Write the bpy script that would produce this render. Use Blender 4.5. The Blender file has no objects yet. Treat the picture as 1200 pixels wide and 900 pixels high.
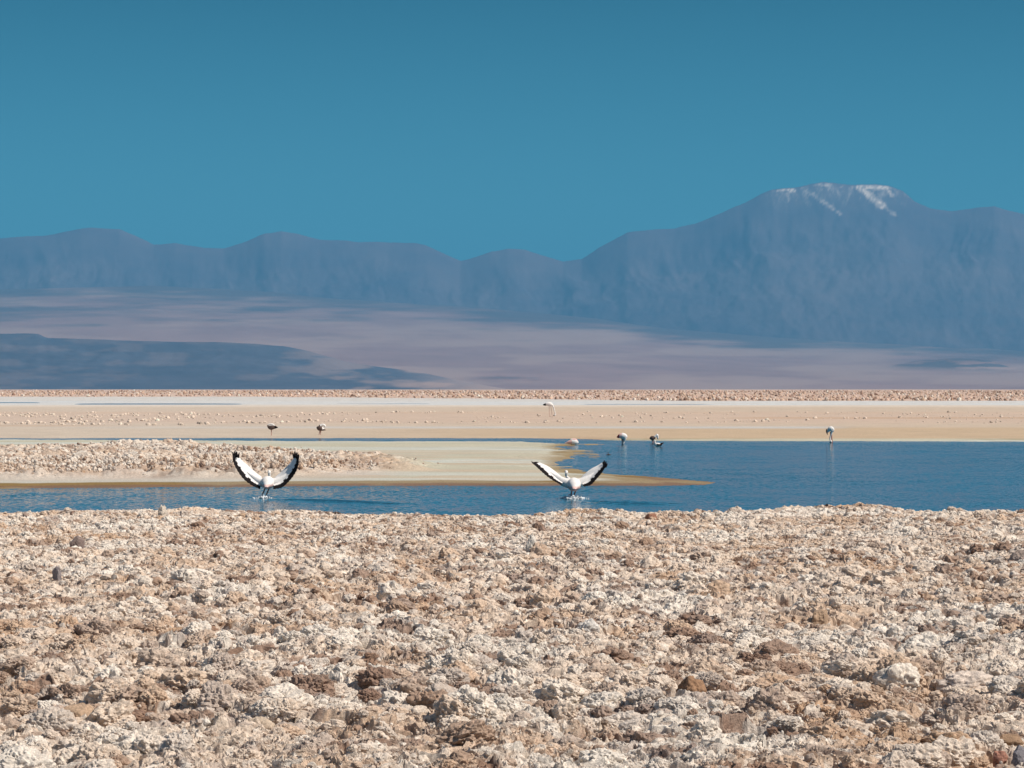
import bpy, math, random
import numpy as np
R = math.radians
random.seed(7)
rng = np.random.default_rng(11)
S = bpy.context.scene
COL = S.collection

# ------------------------------------------------------------ camera
CAM_H = 1.55
F = 1200 * 100 / 36.0          # focal length in photograph pixels
YH = 456.0
cam = bpy.data.cameras.new('camera')
cam.lens = 100; cam.sensor_width = 36; cam.sensor_fit = 'HORIZONTAL'
cam.shift_y = (YH - 450) / 1200.0
cam.clip_start = 0.5; cam.clip_end = 200000
co = bpy.data.objects.new('camera', cam); COL.objects.link(co)
co.location = (0, 0, CAM_H); co.rotation_euler = (R(90), 0, 0)
S.camera = co

# ------------------------------------------------------------ light
SUN_EL, SUN_AZ = 48.0, 108.0   # azimuth clockwise from +Y (the view direction)
w = bpy.data.worlds.new('World'); S.world = w; w.use_nodes = True
nt = w.node_tree; nt.nodes.clear()
sky = nt.nodes.new('ShaderNodeTexSky'); sky.sky_type = 'NISHITA'; sky.sun_disc = False
sky.sun_elevation = R(SUN_EL); sky.sun_rotation = R(SUN_AZ)
sky.altitude = 2300; sky.air_density = 1.0; sky.dust_density = 0.2; sky.ozone_density = 2.0
tint = nt.nodes.new('ShaderNodeMix'); tint.data_type = 'RGBA'; tint.blend_type = 'MULTIPLY'
tint.inputs['Factor'].default_value = 1.0
tc = nt.nodes.new('ShaderNodeTexCoord'); sp = nt.nodes.new('ShaderNodeSeparateXYZ')
rp = nt.nodes.new('ShaderNodeValToRGB')
rp.color_ramp.elements[0].position = 0.0; rp.color_ramp.elements[0].color = (0.36, 1.0, 0.98, 1)
rp.color_ramp.elements[1].position = 0.16; rp.color_ramp.elements[1].color = (0.012, 0.24, 0.25, 1)
e = rp.color_ramp.elements.new(0.30); e.color = (0.40, 0.55, 0.60, 1)
e = rp.color_ramp.elements.new(0.6); e.color = (1.7, 1.2, 0.92, 1)
bg = nt.nodes.new('ShaderNodeBackground'); bg.inputs['Strength'].default_value = 0.075
wo = nt.nodes.new('ShaderNodeOutputWorld')
L = nt.links.new
L(tc.outputs['Generated'], sp.inputs[0]); L(sp.outputs['Z'], rp.inputs[0])
L(sky.outputs[0], tint.inputs['A']); L(rp.outputs[0], tint.inputs['B'])
L(tint.outputs['Result'], bg.inputs['Color']); L(bg.outputs[0], wo.inputs['Surface'])

sl = bpy.data.lights.new('sun', 'SUN'); sl.energy = 4.6; sl.angle = R(0.53); sl.color = (1.0, 0.915, 0.80)
so = bpy.data.objects.new('sun', sl); COL.objects.link(so)
a, el = R(SUN_AZ), R(SUN_EL)
sd = np.array([math.sin(a) * math.cos(el), math.cos(a) * math.cos(el), math.sin(el)])   # towards the sun
import mathutils
so.rotation_euler = mathutils.Vector(sd).to_track_quat('Z', 'Y').to_euler()
so.location = (50, 20, 60)

vs = S.view_settings
vs.view_transform = 'Standard'; vs.look = 'None'; vs.gamma = 1; vs.use_curve_mapping = False
vs.exposure = 0.35
S.cycles.max_bounces = 6; S.cycles.volume_bounces = 0; S.cycles.transparent_max_bounces = 4
S.cycles.use_denoising = True
HAZE_DENS = 3.7e-5; HAZE_COL = (0.12, 0.50, 0.90)

# ------------------------------------------------------------ noise (numpy)
def _h(ix, iy, s):
    n = (ix.astype(np.int64) * 374761393 + iy.astype(np.int64) * 668265263 + int(s) * 974711) & 0x7fffffff
    n = ((n ^ (n >> 13)) * 1274126177) & 0x7fffffff
    n = ((n ^ (n >> 16)) * 461845907) & 0x7fffffff
    return ((n ^ (n >> 15)) & 0xffffff).astype(np.float32) / np.float32(0xffffff)
def vnoise(x, y, s=0):
    ix = np.floor(x); iy = np.floor(y)
    fx = (x - ix).astype(np.float32); fy = (y - iy).astype(np.float32)
    fx = fx * fx * fx * (fx * (fx * 6 - 15) + 10); fy = fy * fy * fy * (fy * (fy * 6 - 15) + 10)
    a = _h(ix, iy, s); b = _h(ix + 1, iy, s); c = _h(ix, iy + 1, s); d = _h(ix + 1, iy + 1, s)
    return (a + (b - a) * fx) * (1 - fy) + (c + (d - c) * fx) * fy
def fbm(x, y, o=4, s=0, g=0.5, l=2.03):
    t = 0; a = 1; n = 0
    for i in range(o):
        t = t + a * vnoise(x, y, s + i * 17); n += a; a *= g
        x = x * l + 13.7; y = y * l + 7.1
    return t / n
def ridged(x, y, o=4, s=0):
    t = 0; a = 1; n = 0
    for i in range(o):
        t = t + a * (1 - np.abs(2 * vnoise(x, y, s + i * 17) - 1)); n += a; a *= 0.5
        x = x * 2.07 + 5.3; y = y * 2.07 + 9.1
    return t / n
def domes(x, y, s=0):
    """cauliflower bumps: height 0..1 and the id of the cell on top"""
    ix = np.floor(x); iy = np.floor(y)
    best = np.zeros(x.shape, np.float32); cid = np.zeros(x.shape, np.float32)
    for dx in (-1, 0, 1):
        for dy in (-1, 0, 1):
            cx = ix + dx; cy = iy + dy
            px = cx + _h(cx, cy, s); py = cy + _h(cx, cy, s + 1)
            r = _h(cx, cy, s + 2)
            rr = 0.5 + 0.45 * r
            d2 = ((x - px) ** 2 + (y - py) ** 2) / rr ** 2
            hgt = np.sqrt(np.clip(1 - d2, 0, 1)) * (0.35 + 0.65 * _h(cx, cy, s + 3))
            m = hgt > best
            best = np.where(m, hgt, best).astype(np.float32); cid = np.where(m, r, cid)
    return best, cid
def sstep(a, b, x):
    t = np.clip((x - a) / (b - a), 0, 1); return t * t * (3 - 2 * t)
def bump1(x, c, wd): return np.exp(-((x - c) / wd) ** 2)

# ------------------------------------------------------------ mesh / object helpers
def mesh_np(name, V, Fq, cols=None, cname='tint', smooth=True, extra=None):
    me = bpy.data.meshes.new(name)
    k = Fq.shape[1]
    me.vertices.add(len(V)); me.vertices.foreach_set('co', V.astype(np.float32).ravel())
    me.loops.add(Fq.size); me.loops.foreach_set('vertex_index', Fq.astype(np.int32).ravel())
    me.polygons.add(len(Fq))
    me.polygons.foreach_set('loop_start', np.arange(0, Fq.size, k, dtype=np.int32))
    me.update(calc_edges=True)
    me.polygons.foreach_set('use_smooth', np.full(len(Fq), smooth))
    if cols is not None:
        at = me.attributes.new(cname, 'FLOAT_COLOR', 'POINT')
        c4 = np.ones((len(V), 4), np.float32); c4[:, :3] = cols
        at.data.foreach_set('color', c4.ravel())
    if extra:
        for kx, vx in extra.items():
            at = me.attributes.new(kx, 'FLOAT', 'POINT'); at.data.foreach_set('value', vx.astype(np.float32).ravel())
    return me
def link(name, me, mat=None, parent=None):
    o = bpy.data.objects.new(name, me); COL.objects.link(o)
    if mat is not None: me.materials.append(mat)
    if parent: o.parent = parent
    return o
def tag(o, label=None, cat=None, group=None, kind=None):
    if label: o['label'] = label
    if cat: o['category'] = cat
    if group: o['group'] = group
    if kind: o['kind'] = kind
    return o
def grid_faces(nr, nc):
    i = np.arange(nr - 1)[:, None] * nc + np.arange(nc - 1)[None, :]
    return np.stack([i, i + 1, i + nc + 1, i + nc], -1).reshape(-1, 4)
def lin(r, g, b):
    f = lambda c: (c / 255 / 12.92) if c / 255 <= 0.04045 else ((c / 255 + 0.055) / 1.055) ** 2.4
    return np.array([f(r), f(g), f(b)], np.float32)
def new_mat(name):
    m = bpy.data.materials.new(name); m.use_nodes = True
    return m, m.node_tree, m.node_tree.nodes['Principled BSDF']
def noise_node(nt, scale, detail=4, rough=0.6, coord=None):
    n = nt.nodes.new('ShaderNodeTexNoise'); n.inputs['Scale'].default_value = scale
    n.inputs['Detail'].default_value = detail; n.inputs['Roughness'].default_value = rough
    if coord is not None: nt.links.new(coord, n.inputs['Vector'])
    return n
def ground_material(name, s1, s2, amt, bump_scale, bump_dist, rough=0.9):
    m, t, b = new_mat(name)
    at = t.nodes.new('ShaderNodeAttribute'); at.attribute_name = 'tint'
    geo = t.nodes.new('ShaderNodeNewGeometry')
    n1 = noise_node(t, s1, 5, 0.65, geo.outputs['Position'])
    n2 = noise_node(t, s2, 3, 0.6, geo.outputs['Position'])
    mp = t.nodes.new('ShaderNodeMapRange'); mp.inputs[1].default_value = 0.3; mp.inputs[2].default_value = 0.7
    mp.inputs[3].default_value = 1 - amt; mp.inputs[4].default_value = 1 + amt * 0.6
    t.links.new(n1.outputs[0], mp.inputs[0])
    mp2 = t.nodes.new('ShaderNodeMapRange'); mp2.inputs[1].default_value = 0.35; mp2.inputs[2].default_value = 0.65
    mp2.inputs[3].default_value = 1 - amt * 0.7; mp2.inputs[4].default_value = 1 + amt * 0.4
    t.links.new(n2.outputs[0], mp2.inputs[0])
    mm = t.nodes.new('ShaderNodeMath'); mm.operation = 'MULTIPLY'
    t.links.new(mp.outputs[0], mm.inputs[0]); t.links.new(mp2.outputs[0], mm.inputs[1])
    vm = t.nodes.new('ShaderNodeVectorMath'); vm.operation = 'SCALE'
    t.links.new(at.outputs['Color'], vm.inputs[0]); t.links.new(mm.outputs[0], vm.inputs['Scale'])
    t.links.new(vm.outputs[0], b.inputs['Base Color'])
    b.inputs['Roughness'].default_value = rough; b.inputs['Specular IOR Level'].default_value = 0.25
    if bump_dist:
        nb = noise_node(t, bump_scale, 6, 0.7, geo.outputs['Position'])
        bp = t.nodes.new('ShaderNodeBump'); bp.inputs['Strength'].default_value = 1.0
        bp.inputs['Distance'].default_value = bump_dist
        t.links.new(nb.outputs[0], bp.inputs['Height']); t.links.new(bp.outputs[0], b.inputs['Normal'])
    return m

def gp(px, y, z=0.0):
    """point of the place at height z seen at photograph pixel (px, y)"""
    D = (CAM_H - z) * F / (y - YH)
    return (px - 600) / F * D, D

# ------------------------------------------------------------ terrain functions
SPIT = [(-900, 514.8), (-300, 514.8), (0, 515.4), (150, 516.0), (300, 517.0), (450, 517.6), (600, 517.9), (640, 518.6), (688, 520.6), (690, 521.6),
        (640, 523.4), (652, 525.6), (690, 528.6), (702, 531.5), (694, 534.5), (664, 538), (672, 541), (650, 545), (662, 549),
        (700, 553), (742, 557), (800, 561), (838, 565.6), (826, 568.4), (780, 569.3), (700, 569.2), (600, 569.6), (500, 569),
        (400, 569.5), (300, 570.2), (200, 571), (100, 571.5), (0, 572.5), (-300, 573), (-900, 574)]
CRUST = [(-900, 531), (0, 532), (120, 530), (200, 529), (270, 530), (330, 533), (400, 538), (470, 543), (500, 550), (440, 557), (330, 561.5), (200, 563), (0, 564), (-900, 565)]
def to_world(poly): return np.array([gp(*p) for p in poly], np.float64)
SPIT_W, CRUST_W = to_world(SPIT), to_world(CRUST)
def sdist(poly, x, y):
    """signed distance, positive inside"""
    d2 = np.full(x.shape, 1e12); ins = np.zeros(x.shape, bool)
    n = len(poly)
    for i in range(n):
        ax, ay = poly[i]; bx, by = poly[(i + 1) % n]
        ex, ey = bx - ax, by - ay
        t = np.clip(((x - ax) * ex + (y - ay) * ey) / (ex * ex + ey * ey), 0, 1)
        d2 = np.minimum(d2, (x - ax - t * ex) ** 2 + (y - ay - t * ey) ** 2)
        c = ((ay > y) != (by > y)) & (x < (bx - ax) * (y - ay) / (by - ay + 1e-12) + ax)
        ins ^= c
    return np.where(ins, 1, -1) * np.sqrt(d2)
cx = np.array([-400, 0, 60, 120, 190, 260, 330, 400, 480, 560, 640, 700, 760, 830, 900, 960, 1000, 1040, 1090, 1200, 1600]) 
cy = np.array([602, 602, 600, 602, 600, 603, 601, 603, 604, 602, 601, 597, 600, 601, 599, 598, 596, 593, 599, 599, 599])
CRX = (cx - 600) / F * 28.0; CRZ = CAM_H - (cy - YH) * 28.0 / F - 0.03
def fg_relief(x, y):
    """lumpy salt crust, returns height, cell ids"""
    wx = (fbm(x * 5, y * 5, 3, 901) - 0.5) * 0.16 + (fbm(x * 28, y * 28, 2, 933) - 0.5) * 0.030
    wy = (fbm(x * 5, y * 5, 3, 911) - 0.5) * 0.16 + (fbm(x * 28, y * 28, 2, 943) - 0.5) * 0.030
    X, Y = x + wx, y + wy
    rough = sstep(0.30, 0.62, fbm(x * 0.9, y * 0.6, 3, 77))
    a, ia = domes(X * 2.3, Y * 2.3, 10)
    b, ib = domes(X * 5.6, Y * 5.6, 20)
    c, ic = domes(X * 13, Y * 13, 30)
    d, idd = domes(X * 30, Y * 30, 40)
    pits = sstep(0.64, 0.74, fbm(x * 2.6 + 31, y * 2.6, 3, 55))
    e_, ie = domes(X * 62, Y * 62, 50)
    far = 1 - 0.45 * sstep(17, 27, y)
    h = 0.050 * a * (0.4 + rough) * far + 0.038 * b * (0.4 + 0.9 * rough) * far + 0.026 * c * (0.7 + 0.5 * rough) + 0.020 * d + 0.012 * e_
    h = h + 0.034 * (fbm(X * 50, Y * 50, 3, 5, 0.7) - 0.5) - 0.07 * pits * far - 0.045 * sstep(0.66, 0.78, fbm(X * 11, Y * 11, 2, 57))
    return h - 0.075, (ia, ib, ic, idd), rough
def crust_relief(x, y):
    a, ia = domes(x * 0.9, y * 0.9, 110); b, ib = domes(x * 2.4, y * 2.4, 120); c, ic = domes(x * 6, y * 6, 130)
    d, idd = domes(x * 15, y * 15, 140)
    return 0.07 * a + 0.10 * b + 0.09 * c + 0.05 * d, ib, ic
def land_height(x, y):
    """height of the ground; water stands at z = 0"""
    D = np.maximum(y, 1.0)
    px = 600 + x / D * F; yy = YH + CAM_H * F / D
    wob = (fbm(x * 0.8, y * 0.25, 3, 300) - 0.5) * 1.4 + (fbm(x * 2.6, y * 1.0, 4, 310, 0.65) - 0.5) * 1.3
    ds = sdist(SPIT_W, x, y) + wob * (0.3 + 0.7 * sstep(560, 540, yy))
    # far shore: follows the top of the lake
    ysh = np.interp(px, [0, 300, 600, 690, 720, 1200], [513.6, 513.2, 513.4, 514.4, 516.2, 517.4])
    Dsh = CAM_H * F / (ysh - YH)
    df = (y - Dsh) + wob * 0.6
    d = np.maximum(ds, df)
    z = np.where(d > 0, 0.034 * sstep(0, 1.3, d), -0.22 * sstep(0, 3.0, -d) - 0.004)
    # far pools
    pool = (bump1(yy, 473.6, 0.9) * sstep(335, 250, px) * sstep(60, 110, px)
            + bump1(yy, 472.0, 0.7) * sstep(70, 30, px) + bump1(yy, 473.2, 0.55) * sstep(320, 420, px) * sstep(560, 470, px)
            + bump1(yy, 473.9, 0.45) * sstep(655, 700, px) * sstep(900, 800, px)
            + bump1(yy, 491.6, 0.25) * sstep(480, 420, px) * sstep(240, 300, px))
    z = z - 0.09 * sstep(0.40, 0.95, pool + (fbm(x * 0.06, y * 0.03, 3, 350) - 0.5) * 0.5)
    # gentle far swells
    z = z + 0.02 * (fbm(x * 0.11, y * 0.02, 3, 360) - 0.3) * sstep(95, 150, y)
    return z, d
def fg_base(x, y):
    cr = np.interp(x, CRX, CRZ) - 0.005
    u = sstep(11, 27, y)
    base = (0.27 + 0.07 * (fbm(x * 0.5, y * 0.3, 3, 61) - 0.5)) * (1 - u) + (cr - 0.02 * bump1(y, 22, 3.5)) * u
    return base
def near_height(x, y):
    """foreground bank 0..34 m"""
    h, ids, rough = fg_relief(x, y)
    fall = sstep(29.0, 33.6, y + (fbm(x * 0.8, y * 0.8, 2, 70) - 0.5) * 1.5)
    z = (fg_base(x, y) + h) * (1 - fall) + (-0.25) * fall
    return z, ids, rough

# colours (albedo)
C_WHITE = np.array([0.80, 0.73, 0.65]); C_PALE = np.array([0.71, 0.585, 0.48]); C_TAN = np.array([0.58, 0.42, 0.305])
C_ORANGE = np.array([0.50, 0.32, 0.20]); C_BROWN = np.array([0.25, 0.145, 0.10]); C_GREY = np.array([0.38, 0.31, 0.28])
C_ALGAE = np.array([0.26, 0.165, 0.055]); C_PINK = np.array([0.60, 0.42, 0.34]); C_GREENW = np.array([0.52, 0.49, 0.38])
C_ICE = np.array([0.54, 0.56, 0.57]); C_SAND = np.array([0.54, 0.405, 0.275])
def mix(a, b, t): return a * (1 - t[..., None]) + b * t[..., None]
def fg_colour(x, y, ids):
    ia, ib, ic, idd = ids
    s = np.broadcast_to(C_PALE, x.shape + (3,)).copy()
    s = mix(s, C_WHITE, 0.75 * sstep(0.48, 0.68, fbm(x * 1.3, y * 0.9, 4, 400) + 0.10 * (ib - 0.5)))
    s = mix(s, C_TAN, 0.8 * sstep(0.52, 0.66, fbm(x * 1.7 + 9, y * 1.2, 4, 410) + 0.10 * (ic - 0.5)))
    s = mix(s, C_ORANGE, 0.7 * sstep(0.62, 0.72, fbm(x * 1.5 + 3, y * 1.0 + 40, 4, 420)))
    s = mix(s, C_BROWN, 0.8 * sstep(0.64, 0.70, fbm(x * 4.1, y * 3.3, 3, 430)))
    s = mix(s, C_GREY, 0.55 * sstep(0.86, 0.94, ic))
    s = mix(s, C_WHITE, 0.7 * sstep(0.80, 0.95, idd) * (ib > 0.35))
    s = mix(s, C_BROWN, 0.5 * (idd < 0.10))
    return s
def mid_colour(x, y, d):
    px = 600 + x / y * F; yy = YH + CAM_H * F / y
    st = fbm(x * 0.05, y * 0.35, 4, 500)        # long streaks lying across the flat
    st2 = fbm(x * 0.35, y * 0.9, 4, 510)
    s = np.broadcast_to(C_SAND, x.shape + (3,)).copy()
    # far sand belts
    s = mix(s, np.array([0.58, 0.49, 0.40]), 0.9 * sstep(700, 200, px) * sstep(518, 514, yy))
    s = mix(s, np.array([0.58, 0.48, 0.39]), sstep(503.5, 500.5, yy) * 0.7)
    s = mix(s, C_ICE, 0.75 * bump1(yy, 502.0, 1.3) * sstep(1010, 950, px) * sstep(-200, 700, px))
    s = mix(s, C_PINK, 0.35 * sstep(500, 494, yy) * sstep(480, 486, yy))
    s = mix(s, C_ORANGE, 0.75 * bump1(yy, 490.6, 0.7) * sstep(830, 900, px))
    s = mix(s, C_ORANGE, 0.45 * bump1(yy, 500.0, 0.8) * sstep(160, 60, px))
    s = mix(s, C_TAN, 0.6 * bump1(yy, 484.5, 0.9) * (st2 > 0.45))
    s = mix(s, C_WHITE, sstep(478.5, 476.0, yy) * 0.4)
    s = mix(s, C_ICE * 1.1, sstep(475.8, 474.8, yy) * sstep(469.6, 470.6, yy) * (0.55 + 0.45 * sstep(0.35, 0.6, st)))
    ybt = np.interp(px, [300, 800], [465.6, 470.0])
    s = mix(s, C_ICE * 1.05, 0.6 * (yy < 470.5) * (px < 800)); s = mix(s, C_PINK, 0.85 * sstep(ybt + 0.3, ybt - 0.3, yy)); s = mix(s, C_TAN, 0.6 * sstep(0.45, 0.6, st2) * sstep(ybt + 0.3, ybt - 0.3, yy))
    # spit: greenish white salt with streaks
    on = (yy > 515.2) & (y > 34)
    sp_ = np.broadcast_to(C_GREENW, x.shape + (3,)).copy()
    sp_ = mix(sp_, np.array([0.57, 0.585, 0.53]), sstep(0.40, 0.58, st) * 0.8)
    sp_ = mix(sp_, C_GREENW * 0.85, sstep(0.56, 0.70, fbm(x * 0.12 + 5, y * 0.8, 4, 520)) * 0.30)
    sp_ = mix(sp_, C_ALGAE, 0.5 * sstep(0.58, 0.68, st2) * sstep(645, 675, px) * sstep(553, 545, yy))
    cr = sdist(CRUST_W, x, y)
    sp_ = mix(sp_, C_PINK * 0.9 + 0.05, 0.5 * sstep(-3, 0.5, cr) * sstep(520, 400, px * 1.0))
    sp_ = mix(sp_, C_TAN, 0.5 * sstep(-9, 0, cr) * (st2 > 0.5) * sstep(380, 440, px))
    rim = sstep(1.9, 1.3, d) * sstep(556, 564, yy) + 0.8 * sstep(1.0, 0.4, d) * sstep(519, 521, yy) * sstep(620, 660, px)
    sp_ = mix(sp_, C_ALGAE, np.clip(rim, 0, 1) * (0.8 + 0.2 * sstep(0.4, 0.55, fbm(x * 0.5, y * 0.5, 3, 530))))
    sp_ = mix(sp_, C_BROWN * 0.8, 0.85 * sstep(0.9, 0.5, d) * sstep(556, 564, yy) * sstep(0.35, 0.5, fbm(x * 0.6, y * 0.3, 3, 535)))
    s = np.where(on[..., None], sp_, s)
    far_rim = sstep(2.2, 0.3, d) * (yy <= 518.5) * sstep(500, 505, yy) * (~on)
    s = mix(s, C_ORANGE * 0.8, 0.55 * far_rim * sstep(600, 800, px))
    s = mix(s, C_ALGAE * 0.8, sstep(0.0, -0.5, d))      # wet bed under the water
    return s * (0.9 + 0.2 * fbm(x * 0.9, y * 0.9, 3, 540))[..., None]

# ------------------------------------------------------------ the salt flat: one sheet from the near bank to the hills
u_in = np.arange(-0.236, 0.2361, 0.0005)
u_out = 0.236 * (1.10 ** np.arange(1, 28))
US = np.concatenate([-u_out[::-1], u_in, u_out])
d1 = np.array([1.5, 2.5, 3.5, 4.5, 5.5, 6.5, 7.2, 7.8])
d2 = 8.3 * np.exp(np.arange(0, math.log(34 / 8.3), 0.0006))
yy3 = np.arange(YH + CAM_H * F / 34.05, 458.3, -0.28); d3 = CAM_H * F / (yy3 - YH)
d3 = np.sort(np.concatenate([d3[(d3 < 49) | (d3 > 72)], np.arange(49, 72.01, 0.032)]))
d4 = np.array([2600, 3200, 4000, 5000, 6500, 8000, 10000, 13000, 17000.])
DS = np.concatenate([d1, d2, d3, d4])
U, Dg = np.meshgrid(US, DS)
X = U * Dg; Y = Dg.copy()
Z = np.zeros_like(X); TC = np.zeros(X.shape + (3,), np.float32)
nf = len(d1) + len(d2)
z, ids, rough = near_height(X[:nf], Y[:nf]); Z[:nf] = z; TC[:nf] = fg_colour(X[:nf], Y[:nf], ids)
# sideways shove of the vertices gives the clods undercut faces
k = sstep(8, 9, Y[:nf]) * sstep(34, 31, Y[:nf]) * (np.abs(U[:nf]) < 0.234)
dxn = (fbm(X[:nf] * 24, Y[:nf] * 24, 2, 600) - 0.5) * 0.045 + (fbm(X[:nf] * 8, Y[:nf] * 8, 2, 610) - 0.5) * 0.05
dyn = (fbm(X[:nf] * 24, Y[:nf] * 24, 2, 620) - 0.5) * 0.045 + (fbm(X[:nf] * 8, Y[:nf] * 8, 2, 630) - 0.5) * 0.05
X[:nf] += dxn * k; Y[:nf] += dyn * k
z, dd = land_height(X[nf:], Y[nf:])
j0 = Y[nf:] < 36
Z[nf:] = np.where(j0, np.minimum(z, -0.2), z)
cr = sdist(CRUST_W, X[nf:], Y[nf:]); rl, ib, ic = crust_relief(X[nf:], Y[nf:])
Z[nf:] += 0.95 * rl * sstep(-0.4, 1.0, cr + (fbm(X[nf:] * 0.6, Y[nf:] * 0.6, 3, 645) - 0.5) * 2) * (0.35 + 1.1 * fbm(X[nf:] * 0.35, Y[nf:] * 0.35, 2, 640))
fk = sstep(368, 420, Y[nf:]); Z[nf:] += fk * 0.15 * fbm(X[nf:] * 0.3, Y[nf:] * 0.1, 2, 650)
TC[nf:] = mid_colour(X[nf:], Y[nf:], dd)
c3 = fg_colour(X[nf:] * 0.3, Y[nf:] * 0.3, (ib, ic, ib, ic))
TC[nf:] = mix(TC[nf:], c3 * 0.95, 0.8 * sstep(-0.4, 1.2, cr))
V = np.stack([X, Y, Z], -1).reshape(-1, 3)
M_GROUND = ground_material('salt_crust', 26, 85, 0.34, 150, 0.006)
flat = link('ground', mesh_np('ground', V, grid_faces(len(DS), len(US)), TC.reshape(-1, 3)), M_GROUND)
nface_near = (nf - 1) * (len(US) - 1)
sm = np.ones(len(flat.data.polygons), bool); sm[:nface_near] = False
flat.data.polygons.foreach_set('use_smooth', sm)
tag(flat, 'rough pale salt crust and flat sandy salt pan around the lagoon', 'ground', kind='structure')
del V, X, Y, Z, TC, U, Dg

# the plain beyond and behind, far below notice
me = mesh_np('terrain', np.array([[-90000, -30000, -0.6], [90000, -30000, -0.6], [90000, 90000, -0.6], [-90000, 90000, -0.6]], float),
             np.array([[0, 1, 2, 3]]), np.tile(C_TAN, (4, 1)))
tag(link('terrain', me, M_GROUND), 'wide desert plain', 'ground', kind='structure')

# ------------------------------------------------------------ water
def water_material():
    m, t, b = new_mat('lagoon_water')
    geo = t.nodes.new('ShaderNodeNewGeometry')
    mp = t.nodes.new('ShaderNodeMapping'); mp.inputs['Scale'].default_value = (1.0, 0.55, 1.0)
    t.links.new(geo.outputs['Position'], mp.inputs[0])
    n1 = noise_node(t, 16.0, 4, 0.6, mp.outputs[0]); n2 = noise_node(t, 1.1, 3, 0.5, mp.outputs[0])
    n3 = noise_node(t, 0.10, 2, 0.5, mp.outputs[0])
    r3 = t.nodes.new('ShaderNodeMapRange'); r3.inputs[1].default_value = 0.35; r3.inputs[2].default_value = 0.65
    r3.inputs[3].default_value = 0.35; r3.inputs[4].default_value = 1.0; t.links.new(n3.outputs[0], r3.inputs[0])
    def vm(op, a_, b_=None, sc=None):
        q = t.nodes.new('ShaderNodeVectorMath'); q.operation = op
        t.links.new(a_, q.inputs[0])
        if b_ is not None:
            if isinstance(b_, tuple): q.inputs[1].default_value = b_
            else: t.links.new(b_, q.inputs[1])
        if sc is not None:
            if isinstance(sc, float): q.inputs['Scale'].default_value = sc
            else: t.links.new(sc, q.inputs['Scale'])
        return q.outputs[0]
    w1 = vm('MULTIPLY', vm('SUBTRACT', n1.outputs['Color'], (0.5, 0.5, 0.5)), (0.26, 0.60, 0.0))
    w2 = vm('MULTIPLY', vm('SUBTRACT', n2.outputs['Color'], (0.5, 0.5, 0.5)), (0.06, 0.17, 0.0))
    tilt = vm('SCALE', vm('ADD', w1, w2), sc=r3.outputs[0])
    t.links.new(vm('NORMALIZE', vm('ADD', tilt, geo.outputs['Normal'])), b.inputs['Normal'])
    b.inputs['Base Color'].default_value = (0.005, 0.070, 0.115, 1)
    b.inputs['Roughness'].default_value = 0.09; b.inputs['IOR'].default_value = 1.33; b.inputs['Specular Tint'].default_value = (0.30, 0.77, 0.93, 1)
    return m
M_WATER = water_material()
wv = np.array([[-400, 30.5, 0], [400, 30.5, 0], [400, 420, 0], [-400, 420, 0]], float)
tag(link('water', mesh_np('water', wv, np.array([[0, 1, 2, 3]])), M_WATER), 'calm blue shallow lagoon water', 'water', kind='structure')

def wake(p0, p1, wid, seed):
    a_ = np.array(gp(*p0)); b_ = np.array(gp(*p1)); n1_, n2_ = 220, 60
    s_, t_ = np.meshgrid(np.linspace(0, 1, n1_), np.linspace(-1, 1, n2_))
    d_ = b_ - a_; nrm = np.array([-d_[1], d_[0]]) / np.linalg.norm(d_)
    cen = a_ + s_[..., None] * d_; P_ = cen + (t_ * wid)[..., None] * nrm
    env = np.sin(np.pi * s_) ** 0.5 * np.clip(1 - t_ ** 2, 0, 1)
    zz = 0.020 * env * (0.45 + 0.55 * np.sin(t_ * 9 + 3 * fbm(s_ * 6, t_ * 1.5, 3, seed))) * (0.5 + fbm(s_ * 14, t_ * 3, 3, seed + 1)) - 0.004
    V = np.stack([P_[..., 0], P_[..., 1], zz], -1).reshape(-1, 3)
    tag(link('water', mesh_np('water', V, grid_faces(n2_, n1_)), M_WATER), 'dark ripples trailing to the right of a flamingo', 'water', kind='structure')
wake((325, 584.5), (478, 590.5), 0.42, 41); wake((680, 586.5), (782, 591.5), 0.55, 43)

# ------------------------------------------------------------ mountains
def hill_material(name, base, var, scale, bump=None, snow=False):
    m, t, b = new_mat(name)
    geo = t.nodes.new('ShaderNodeNewGeometry')
    mp = t.nodes.new('ShaderNodeMapping'); mp.inputs['Scale'].default_value = (1.0, 0.8, 1.6)
    t.links.new(geo.outputs['Position'], mp.inputs[0])
    n = noise_node(t, scale, 7, 0.66, mp.outputs[0])
    cr = t.nodes.new('ShaderNodeValToRGB'); cr.color_ramp.elements[0].position = 0.32; cr.color_ramp.elements[1].position = 0.68
    cr.color_ramp.elements[0].color = (*base, 1); cr.color_ramp.elements[1].color = (*var, 1)
    t.links.new(n.outputs[0], cr.inputs[0])
    at = t.nodes.new('ShaderNodeAttribute'); at.attribute_name = 'cover'
    mx = t.nodes.new('ShaderNodeMix'); mx.data_type = 'RGBA'
    mx.inputs['B'].default_value = (0.95, 0.82, 0.69, 1) if snow else (0.38, 0.27, 0.24, 1)
    t.links.new(at.outputs['Fac'], mx.inputs['Factor']); t.links.new(cr.outputs[0], mx.inputs['A'])
    t.links.new(mx.outputs['Result'], b.inputs['Base Color'])
    b.inputs['Roughness'].default_value = 0.95; b.inputs['Specular IOR Level'].default_value = 0.1
    return m
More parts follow.
